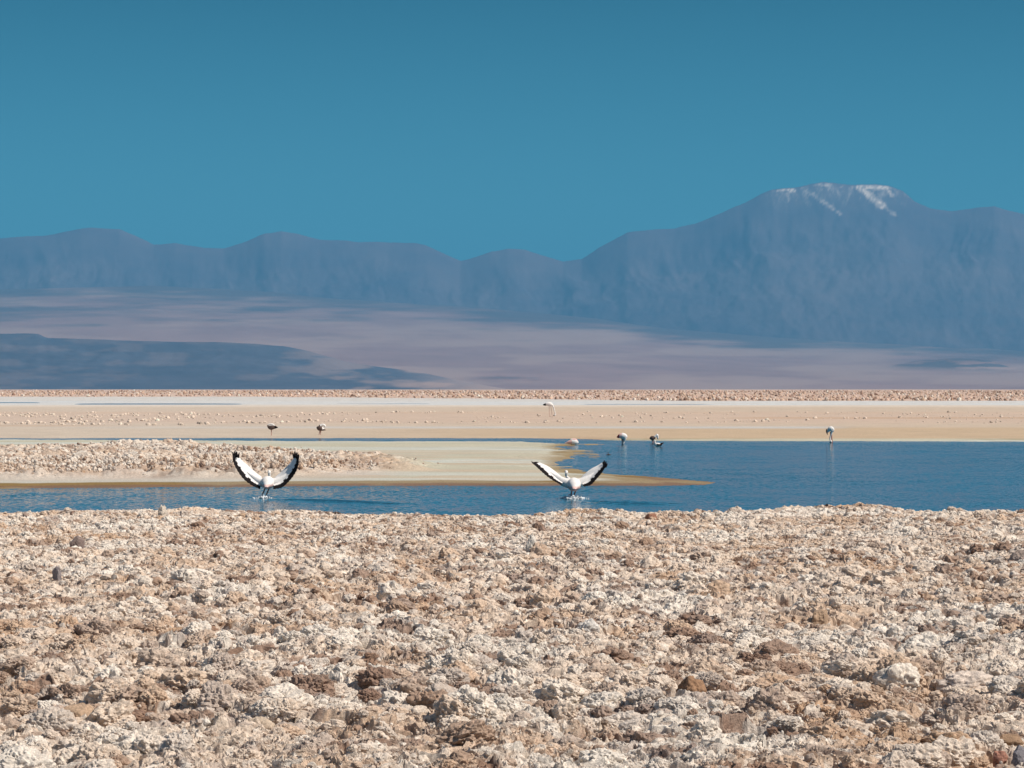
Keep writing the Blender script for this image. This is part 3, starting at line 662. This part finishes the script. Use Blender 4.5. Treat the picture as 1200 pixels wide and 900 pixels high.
class Bird:
    def __init__(s): s.v = []; s.f = []; s.m = []
    def tube(s, pts, rad, mat, n=14):
        """pts centres, rad (a, b) half widths across and upright; mat index or function of the centre"""
        pts = np.array(pts, float); k0 = len(s.v)
        for i, p in enumerate(pts):
            d = pts[min(i + 1, len(pts) - 1)] - pts[max(i - 1, 0)]; d /= np.linalg.norm(d) + 1e-9
            up = np.array([0, 0, 1.0]) if abs(d[2]) < 0.93 else np.array([0, 1.0, 0])
            sx = np.cross(d, up); sx /= np.linalg.norm(sx); sz = np.cross(sx, d)
            ra, rb = rad[i] if isinstance(rad[i], tuple) else (rad[i], rad[i])
            for j in range(n):
                t = 2 * math.pi * j / n
                s.v.append(p + sx * ra * math.cos(t) + sz * rb * math.sin(t))
        def mi(c): return mat(c) if callable(mat) else mat
        for i in range(len(pts) - 1):
            for j in range(n):
                q = [k0 + i * n + j, k0 + i * n + (j + 1) % n, k0 + (i + 1) * n + (j + 1) % n, k0 + (i + 1) * n + j]
                s.f.append(q); s.m.append(mi(sum(s.v[a] for a in q) / 4))
        for e in (0, len(pts) - 1):
            s.f.append([k0 + e * n + j for j in range(n)]); s.m.append(mi(pts[e]))
    def smooth_tube(s, pts, rad, mat, n=14, sub=5):
        """catmull-rom through the points"""
        P = np.array(pts, float); Rr = np.array([r if isinstance(r, tuple) else (r, r) for r in rad], float)
        A = np.hstack([P, Rr]); A = np.vstack([2 * A[0] - A[1], A, 2 * A[-1] - A[-2]]); out = []
        for i in range(1, len(A) - 2):
            for t in np.arange(0, 1, 1 / sub):
                p0, p1, p2, p3 = A[i - 1:i + 3]
                out.append(0.5 * (2 * p1 + (p2 - p0) * t + (2 * p0 - 5 * p1 + 4 * p2 - p3) * t * t + (3 * p1 - p0 - 3 * p2 + p3) * t ** 3))
        out.append(A[-2]); out = np.array(out); out[:, 3:] = np.clip(out[:, 3:], 0.0008, None)
        s.tube(out[:, :3], [tuple(r) for r in out[:, 3:]], mat, n)
    def wing(s, lead, trail, yl, yt, black0, tip_from, thick=0.016, serr=0.007, nS=44, nT=12):
        """lead/trail: (x, z) outlines root to tip; yl/yt their distance; flight feathers black past black0 of the chord"""
        Lp, Tp = np.array(lead, float), np.array(trail, float)
        ss = np.linspace(0, 1, len(Lp)); st = np.linspace(0, 1, len(Tp)); k0 = len(s.v); S_ = np.linspace(0, 1, nS)
        def spline(x, xs, ys):                       # smooth interpolation
            m_ = np.gradient(ys, xs); i = np.clip(np.searchsorted(xs, x) - 1, 0, len(xs) - 2)
            h = xs[i + 1] - xs[i]; t = (x - xs[i]) / h
            return (2*t**3-3*t**2+1)*ys[i] + (t**3-2*t**2+t)*h*m_[i] + (-2*t**3+3*t**2)*ys[i+1] + (t**3-t**2)*h*m_[i+1]
        for a, q in enumerate(S_):
            lp = np.array([spline(q, ss, Lp[:, 0]), np.interp(q, [0, 1], yl), spline(q, ss, Lp[:, 1])])
            tp = np.array([spline(q, st, Tp[:, 0]), np.interp(q, [0, 1], yt), spline(q, st, Tp[:, 1])])
            ch = tp - lp; tp = tp + ch / (np.linalg.norm(ch) + 1e-9) * (serr * (a % 3 - 1) * 0.8)
            ch = tp - lp; L_ = np.linalg.norm(ch)
            nrm = np.cross(ch, np.array([0, 0.0, 1.0])) if False else np.array([ch[2], 0, -ch[0]]) / (L_ + 1e-9)
            for side in (1, -1):
                for b in range(nT):
                    t = b / (nT - 1)
                    camber = 0.10 * L_ * math.sin(math.pi * t ** 0.8)
                    th = thick * (1 - 0.6 * q) * (math.sqrt(max(t, 0)) * (1 - t) * 2.2 + 0.06)
                    s.v.append(lp + ch * t + nrm * camber * 0.5 + np.array([0, 1, 0]) * camber * 0.5 + (nrm * 0.5 + np.array([0, side * 1.0, 0])) * 0 + np.array([nrm[0] * 0.4, side, nrm[2] * 0.4]) * th * (1 if side > 0 else 0.6))
        W2 = 2 * nT
        for a in range(nS - 1):
            for b in range(nT - 1):
                t = (b + 0.5) / (nT - 1); q = S_[a]
                mt = BK if (t > black0 * (1.0 - 0.35 * q) + 0.05 * ((a // 3) % 2) or q > tip_from + 0.10 * (1 - t)) else WH
                k = k0 + a * W2 + b
                s.f.append([k, k + 1, k + W2 + 1, k + W2]); s.m.append(mt)
                k = k + nT
                s.f.append([k, k + W2, k + W2 + 1, k + 1]); s.m.append(mt)
            for b0 in (0, nT - 1):
                k = k0 + a * W2 + b0; s.f.append([k, k + W2, k + W2 + nT, k + nT]); s.m.append(WH if (b0 == 0 and S_[a] < tip_from) else BK)
        for a in (0, nS - 1):
            k = k0 + a * W2; s.f.append([k + j for j in range(nT)] + [k + nT + j for j in range(nT - 1, -1, -1)]); s.m.append(WH if a == 0 else BK)
    def feather(s, p0, p1, wd):
        p0, p1 = np.array(p0, float), np.array(p1, float); mid = (p0 * 0.45 + p1 * 0.55)
        s.tube([p0, p0 * 0.6 + p1 * 0.4, mid, p0 * 0.15 + p1 * 0.85, p1], [(wd * 0.8, wd * 0.4), (wd, wd * 0.35), (wd * 0.9, wd * 0.35), (wd * 0.6, wd * 0.3), (wd * 0.12, wd * 0.1)], BK, 8)
    def build(s, name, loc, label, cat, rot=0.0):
        me = bpy.data.meshes.new(name)
        me.from_pydata([tuple(v) for v in s.v], [], s.f); me.update()
        for m_ in BM: me.materials.append(m_)
        me.polygons.foreach_set('material_index', s.m); me.polygons.foreach_set('use_smooth', [True] * len(s.m))
        import bmesh
        bm = bmesh.new(); bm.from_mesh(me); bmesh.ops.recalc_face_normals(bm, faces=bm.faces); bm.to_mesh(me); bm.free()
        o = bpy.data.objects.new(name, me); COL.objects.link(o)
        o.location = loc; o.rotation_euler = (0, 0, rot)
        return tag(o, label, cat, 'wading birds around the lagoon')

def legs(B, hips, feet, r=0.008, knee=0.03):
    for h, f_ in zip(hips, feet):
        h, f_ = np.array(h), np.array(f_); k = (h + f_) / 2 + np.array([0, knee, 0])
        B.smooth_tube([h, h * 0.7 + k * 0.3, k, k * 0.4 + f_ * 0.6, f_], [r * 2.0, r * 1.2, r * 1.35, r * 0.8, r * 0.9], LEG, 8, 3)
        for a_ in (-0.5, 0, 0.5):                    # webbed toes
            B.tube([f_, f_ + np.array([0.05 * math.sin(a_), 0.06 * math.cos(a_), -0.004])], [0.008, 0.003], LEG, 6)

def display_flamingo(ox, oy, lead_l, trail_l, lead_r, trail_r, tips, body, head, label, leg_pts):
    """seen from behind with raised wings; outlines given in photograph pixels relative to the feet (ox, oy)"""
    X0, D0 = gp(ox, oy); sc = D0 / F
    P = lambda p: ((p[0] - ox) * sc, (oy - p[1]) * sc)
    B = Bird()
    # trunk from tail (near) to breast (far), then the neck
    (bx, bz), bw = P(body[:2]), body[2] * sc
    B.smooth_tube([(bx, -0.24, bz - 0.045), (bx, -0.19, bz - 0.03), (bx, -0.10, bz), (bx, 0.02, bz + 0.015), (bx, 0.14, bz + 0.01), (bx, 0.21, bz + 0.01)],
                  [(0.02, 0.008), (bw * 0.45, bw * 0.35), (bw * 0.9, bw * 0.85), (bw, bw), (bw * 0.75, bw * 0.7), (bw * 0.3, bw * 0.3)], lambda c: WH if (c[2] > bz - 0.01 or c[1] > 0.05) else PK, 18)  # underside goes pink, the belly's shaded tone put into the colour
    for lead, trail in ((lead_l, trail_l), (lead_r, trail_r)):      # shoulders run out along the raised wings
        q = [np.array(P((np.array(a_) * 0.55 + np.array(b_) * 0.45))) for a_, b_ in zip(lead[:3], trail[:3])]
        B.smooth_tube([(bx, 0.02, bz + 0.015), (q[0][0], 0.02, q[0][1]), (q[1][0], 0.035, q[1][1]), (q[2][0], 0.05, q[2][1])],
                      [(0.06, bw * 0.75), (0.05, 0.062), (0.032, 0.042), (0.008, 0.010)], WH, 12)
    hx, hz = P(head)
    B.smooth_tube([(bx, 0.16, bz + 0.01), (bx, 0.27, bz + 0.02), (bx * 0.6 + hx * 0.4, 0.36, bz * 0.6 + hz * 0.4), (hx, 0.38, hz - 0.04), (hx, 0.37, hz), (hx - 0.004, 0.40, hz + 0.028), (hx - 0.008, 0.45, hz + 0.018), (hx - 0.01, 0.475, hz - 0.015)],
                  [0.05, 0.032, 0.022, 0.018, 0.020, (0.024, 0.022), (0.015, 0.014), 0.006], lambda c: BK if c[1] > 0.462 else (BILL if c[1] > 0.435 else WH), 12)
    lyl, lyt = (0.10, 0.16), (-0.12, -0.02)
    B.wing([P(p) for p in lead_l], [P(p) for p in trail_l], lyl, lyt, 0.74, 0.82)
    B.wing([P(p) for p in lead_r], [P(p) for p in trail_r], lyl, lyt, 0.74, 0.82)
    for (a_, b_, wd) in tips:
        (x0, z0), (x1, z1) = P(a_), P(b_); B.feather((x0, 0.06, z0), (x1, 0.09, z1), wd * sc)
    hips = [(bx - 0.03, 0.0, bz - bw * 0.6), (bx + 0.03, 0.0, bz - bw * 0.6)]
    legs(B, hips, [((p[0] - ox) * sc, 0.0, (oy - p[1]) * sc - 0.02) for p in leg_pts])
    return B.build('flamingo', (X0, D0, 0.0), label, 'flamingo')

display_flamingo(309, 583,
    [(306, 559), (299, 554), (290, 546), (281, 538.5), (277.5, 534)], [(306, 573), (297, 569), (287, 562), (279, 552), (273.5, 541), (272.5, 534)],
    [(322, 559), (329, 553), (337, 545), (342, 538.5), (345.5, 533.5)], [(321, 573), (331, 571), (339, 564), (346, 555), (350, 545), (350.2, 536)],
    [((274, 537), (271.8, 529.5), 1.5), ((275.5, 536.5), (274.2, 528.6), 1.4), ((277, 536), (276.6, 529.2), 1.4), ((278.6, 536.8), (279.6, 530.6), 1.3),
     ((344, 537), (342.4, 530.2), 1.3), ((345.4, 536.4), (345.0, 529), 1.4), ((347, 536.6), (347.6, 530), 1.4), ((348.8, 538), (349.6, 532), 1.4)],
    (313.5, 566.6, 7.6), (313, 556), 'white flamingo with black-edged wings raised in a curved U', [(306, 581), (310, 582)])
display_flamingo(670, 584,
    [(662, 562), (655, 556), (646, 549), (638, 544.5), (630, 541.5)], [(658, 568), (650, 564), (641, 558), (633, 551), (627, 545.5), (623, 542.2)],
    [(680, 561), (687, 554), (694, 549), (701, 545.5), (708, 541)], [(684, 570), (692, 568), (699, 561), (705, 554), (709, 548), (711.5, 543.5)],
    [((627, 543.5), (622.4, 540.8), 1.3), ((629, 543.6), (623.5, 541.9), 1.3), ((631, 544.5), (624.6, 543.4), 1.3), ((707.5, 546), (708.5, 539.4), 1.4), ((709, 546.5), (710.6, 540.4), 1.4), ((710, 548), (712, 543), 1.3)],
    (672.5, 568.8, 8.0), (664.5, 556.0), 'white flamingo with straight wings held in a wide V', [(669, 583), (671.5, 583)])

def small_bird(px, yb, k, label, body, neck, leg, colour, name='flamingo', cat='flamingo', rot=0.0, extra=None, zb=0.03, leg_r=0.012):
    """side-on bird; all coordinates in photograph pixels relative to the foot, x to the right, z up; depth is added round it"""
    X0, D0 = gp(px, yb, zb); sc = D0 / F * k
    B = Bird()
    B.smooth_tube([(x * sc, dy * sc, z * sc) for x, dy, z, *_ in body], [(max(r[3] * 0.8, 0.3) * sc, r[3] * sc) for r in body], lambda c: colour(c / sc), 14)
    if neck: B.smooth_tube([(x * sc, dy * sc, z * sc) for x, dy, z, r, m_ in neck], [r * sc for *_, r, m_ in neck],
                           lambda c: neck[int(np.argmin([np.linalg.norm(np.array(q[:3]) * sc - c) for q in neck]))][4], 10)
    for (x0, z0, x1, z1) in leg:
        B.smooth_tube([(x0 * sc, 0, z0 * sc), ((x0 + x1) / 2 * sc, 0.4 * sc, (z0 + z1) / 2 * sc), (x1 * sc, 0, z1 * sc - 0.03)], [leg_r * 1.6, leg_r, leg_r * 0.9], LEG, 8, 3)
    if extra:
        for pts, rad, m_ in extra: B.smooth_tube([tuple(np.array(p) * sc) for p in pts], [r * sc if not isinstance(r, tuple) else (r[0] * sc, r[1] * sc) for r in rad], m_, 12)
    return B.build(name, (X0, D0, zb), label, cat, rot)

small_bird(318.5, 510.5, 1.0, 'brown-backed bird with black tail standing on one leg on the far shore',
    [(7.2, 0, 9.6, 0.3), (5, 0, 9.8, 1.4), (2, 0, 10.0, 2.6), (-1, 0, 9.6, 2.9), (-3.2, 0, 9.6, 2.0), (-4.4, 0, 9.6, 0.8)],
    [(-3.4, 0, 9.6, 1.5, BR), (-4.5, 0, 11.2, 1.0, BR), (-3.8, 0, 12.8, 0.9, WH), (-1.6, 0, 13.3, 1.0, WH), (1.2, 0, 12.9, 1.2, WH), (2.8, 0, 11.8, 0.8, WH)],
    [(-0.5, 7.6, -0.4, 0)], lambda c: BK if c[0] > 3.2 else (WH if c[2] > 11.6 else BR))
small_bird(375.5, 509.8, 1.0, 'brown and white bird hunched with its head down on the far shore',
    [(6.2, 0, 5.8, 0.3), (4, 0, 6.3, 1.2), (1.5, 0, 7.2, 2.6), (-1.5, 0, 8.2, 3.1), (-3.2, 0, 9.0, 1.9), (-4.0, 0, 9.8, 0.8)],
    [(-1, 0, 10, 1.8, BR), (1.0, 0.3, 11.4, 1.5, WH), (3.5, 0.3, 11.8, 1.5, WH), (5.2, 0.3, 10.6, 1.3, WH), (5.6, 0.2, 8.8, 0.8, WH)],
    [(0.2, 5.2, 0.2, 0), (-0.4, 5.2, -2.0, 0)], lambda c: WH if c[0] > 2 and c[2] > 7.0 else BR)
small_bird(645.5, 489.0, 1.1, 'distant cream flamingo with dark tail lowering its long neck to the sand',
    [(-8.5, 0, 13.2, 0.3), (-6.4, 0, 13.5, 1.2), (-3.6, 0, 14.0, 2.1), (-0.6, 0, 13.8, 2.3), (1.4, 0, 12.8, 1.4), (2.2, 0, 11.6, 0.8)],
    [(1.2, 0, 13.4, 1.2, WH), (2.6, 0, 11.2, 0.75, WH), (3.6, 0, 7.6, 0.6, WH), (4.8, 0, 4.2, 0.55, WH), (4.4, 0, 2.4, 0.9, WH), (2.8, 0, 1.6, 0.6, BK)],
    [(-1.8, 11.8, -1.4, 0), (0, 11.6, 1.6, 0)], lambda c: BK if c[0] < -5.4 else WH, leg_r=0.009)
small_bird(670, 520.8, 1.0, 'pale pink flamingo resting low on the end of the sand strip by the lagoon',
    [(-8.2, 0, 1.6, 0.3), (-6.2, 0, 1.8, 1.0), (-3, 0, 2.4, 2.3), (1, 0, 2.9, 3.2), (4.5, 0, 2.6, 3.2), (7.0, 0, 2.0, 1.8), (7.8, 0, 1.6, 0.6)],
    [(5.8, 0, 3.4, 1.8, PK), (5.0, 0, 5.2, 1.3, PK), (2.2, 0, 6.2, 1.1, PK), (-0.6, 0, 5.4, 1.2, WH), (-2.2, 0, 4.6, 0.7, BILL)],
    [(0, 0.6, 0, -1), (2, 0.6, 2.2, -1)], lambda c: PK if c[0] < 0 or c[2] > 5.0 else WH, zb=0.02)
small_bird(729, 520.5, 1.08, 'pink and white flamingo bent over the water with a crimson rump',
    [(-5.8, 0, 7.6, 0.3), (-4.6, 0, 7.8, 1.3), (-2.4, 0, 8.6, 2.6), (0.6, 0, 9.0, 3.3), (3.0, 0, 8.2, 2.9), (4.2, 0, 6.6, 1.8)],
    [(3.2, 0, 7.0, 2.0, WH), (2.8, 0, 4.6, 1.3, WH), (2.0, 0, 2.6, 0.9, WH), (1.4, 0, 0.8, 0.9, WH), (0.6, 0, 0.0, 0.6, BK)],
    [(-0.2, 6.2, 0.0, 0), (1.0, 6.2, 1.0, 0)], lambda c: CRM if c[0] < -3.2 else (PK if c[0] < -0.4 else WH), zb=0.0)
small_bird(766, 518.4, 1.0, 'dark brown bird with a white neck standing behind the floating black and white bird',
    [(-4.8, 0, 4.2, 0.4), (-3.6, 0, 4.6, 1.8), (-1.8, 0, 5.0, 2.6), (0.2, 0, 5.4, 2.2), (1.8, 0, 6.0, 1.2)],
    [(0.6, 0, 5.6, 1.6, BR), (2.6, 0, 7.4, 1.3, WH), (4.2, 0, 8.8, 1.3, WH), (4.6, 0, 7.0, 1.2, WH), (4.8, 0, 5.0, 0.9, WH), (5.2, 0, 3.6, 0.6, BK)],
    [(-1.6, 3, -1.6, 0), (-0.4, 3, -0.2, 0)], lambda c: BR, name='wading_bird', cat='bird', zb=0.0)
small_bird(771, 523.2, 1.0, 'white bird with black wings and tail floating low beside the dark brown bird',
    [(-5.0, 0, 3.4, 0.4), (-3.4, 0, 2.8, 1.6), (-0.6, 0, 2.0, 2.4), (2.4, 0, 2.0, 2.0), (4.6, 0, 3.4, 1.0), (6.8, 0, 4.4, 0.4)],
    [(-3.0, 0, 3.4, 1.4, WH), (-3.9, 0, 5.0, 1.0, WH), (-3.0, 0, 6.0, 1.0, WH), (-1.6, 0, 5.6, 0.5, BK)],
    [], lambda c: BK if (c[0] > 2.6 or (c[0] > -1.6 and 0.9 < c[2] < 3.1)) else WH, name='wading_bird', cat='bird', zb=0.0)
small_bird(972.5, 519.3, 1.2, 'white flamingo with a grey wing dipping its thin neck into the lagoon',
    [(-3.0, 0, 9.0, 0.3), (-2.2, 0, 11.0, 1.0), (-0.6, 0, 13.2, 2.0), (1.2, 0, 14.0, 2.5), (2.8, 0, 12.8, 1.8), (3.2, 0, 11.2, 0.9)],
    [(2.2, 0, 12.4, 1.4, WH), (1.6, 0, 9.4, 0.85, WH), (0.4, 0, 6.2, 0.65, WH), (0.2, 0, 3.6, 0.7, WH), (1.0, 0, 1.6, 1.0, WH), (0.0, 0, 0.4, 0.7, BK)],
    [(0.6, 11.0, 1.8, 0), (1.4, 11.0, 2.8, 0)], lambda c: WH,
    extra=[([(-3.2, -0.4, 14.0), (-3.3, -0.4, 12.0), (-2.8, -0.4, 9.8), (-2.2, -0.4, 8.0)], [0.3, 0.7, 0.6, 0.1], BR)], zb=0.0)

# splashes at the feet of the two displaying flamingos
M_FOAM = plain_mat('foam', (0.80, 0.82, 0.84), 0.3)
def splash(px, yb, wpx, label, seed, n=150):
    X0, D0 = gp(px, yb); s = D0 / F; rs = np.random.default_rng(seed)
    v, f = ico(1); vs_, fs_ = [], []
    for i in range(n):
        r = rs.normal(0, wpx / 2.4) * s; q = rs.normal(0, 0.10); zz = abs(rs.normal(0, 0.022)) * (1 - min(1, abs(r) / (wpx * s)))
        sz = 0.004 + 0.008 * rs.random()
        vs_.append(v * np.array([sz * 1.8, sz, sz * 1.0]) + np.array([r, q, zz])); fs_.append(f + i * len(v))
    o = link('splash', mesh_np('splash', np.vstack(vs_), np.vstack(fs_)), M_FOAM); o.location = (X0, D0, 0.0)
    tag(o, label, 'splash', kind='stuff')
splash(671, 584, 16, 'white splash of water drops at the feet of the right flamingo', 5, 260)
splash(308, 583.5, 10, 'faint splash at the feet of the left flamingo', 6, 70)

# small bits standing in the shallows
def twig(px, yb, label, seed):
    X0, D0 = gp(px, yb, 0); s = D0 / F; B = Bird(); rs = random.Random(seed)
    pts = [(0, 0, -0.03), (0.01, 0, 0.03), (-0.01, 0.01, 0.07), (0.02, 0.01, 0.12)]
    B.smooth_tube(pts, [0.012, 0.011, 0.009, 0.004], BR, 8); B.smooth_tube([(-0.005, 0, 0.05), (-0.05, 0, 0.08), (-0.09, 0.01, 0.085)], [0.008, 0.006, 0.003], BR, 8)
    B.smooth_tube([(-0.10, 0, 0.0), (0, 0.02, 0.012), (0.10, 0, 0.004)], [0.012, 0.02, 0.006], BR, 8)
    me = bpy.data.meshes.new('twig'); me.from_pydata([tuple(q) for q in B.v], [], B.f); me.materials.append(BM[BR])
    o = bpy.data.objects.new('twig', me); COL.objects.link(o); o.location = (X0, D0, 0); o.scale = (0.6, 0.6, 0.6); tag(o, label, 'twig')
twig(713, 533, 'dark forked twig poking out of the lagoon near the spit', 1)

# ------------------------------------------------------------ haze
hv = np.array([[x, y, z] for z in (-6, 2720) for x, y in ((-80000, -25000), (80000, -25000), (80000, 80000), (-80000, 80000))], float)
hv[:4, 2] = -40
hf = np.array([[3, 2, 1, 0], [4, 5, 6, 7], [0, 1, 5, 4], [1, 2, 6, 5], [2, 3, 7, 6], [3, 0, 4, 7]])
hm = bpy.data.materials.new('haze'); hm.use_nodes = True; t = hm.node_tree; t.nodes.clear()
pv = t.nodes.new('ShaderNodeVolumePrincipled'); om = t.nodes.new('ShaderNodeOutputMaterial')
pv.inputs['Color'].default_value = (*HAZE_COL, 1); pv.inputs['Density'].default_value = HAZE_DENS; pv.inputs['Anisotropy'].default_value = 0.0
t.links.new(pv.outputs[0], om.inputs['Volume'])
tag(link('haze', mesh_np('haze', hv, hf, smooth=False), hm), 'thin blue desert haze', 'haze', kind='stuff')
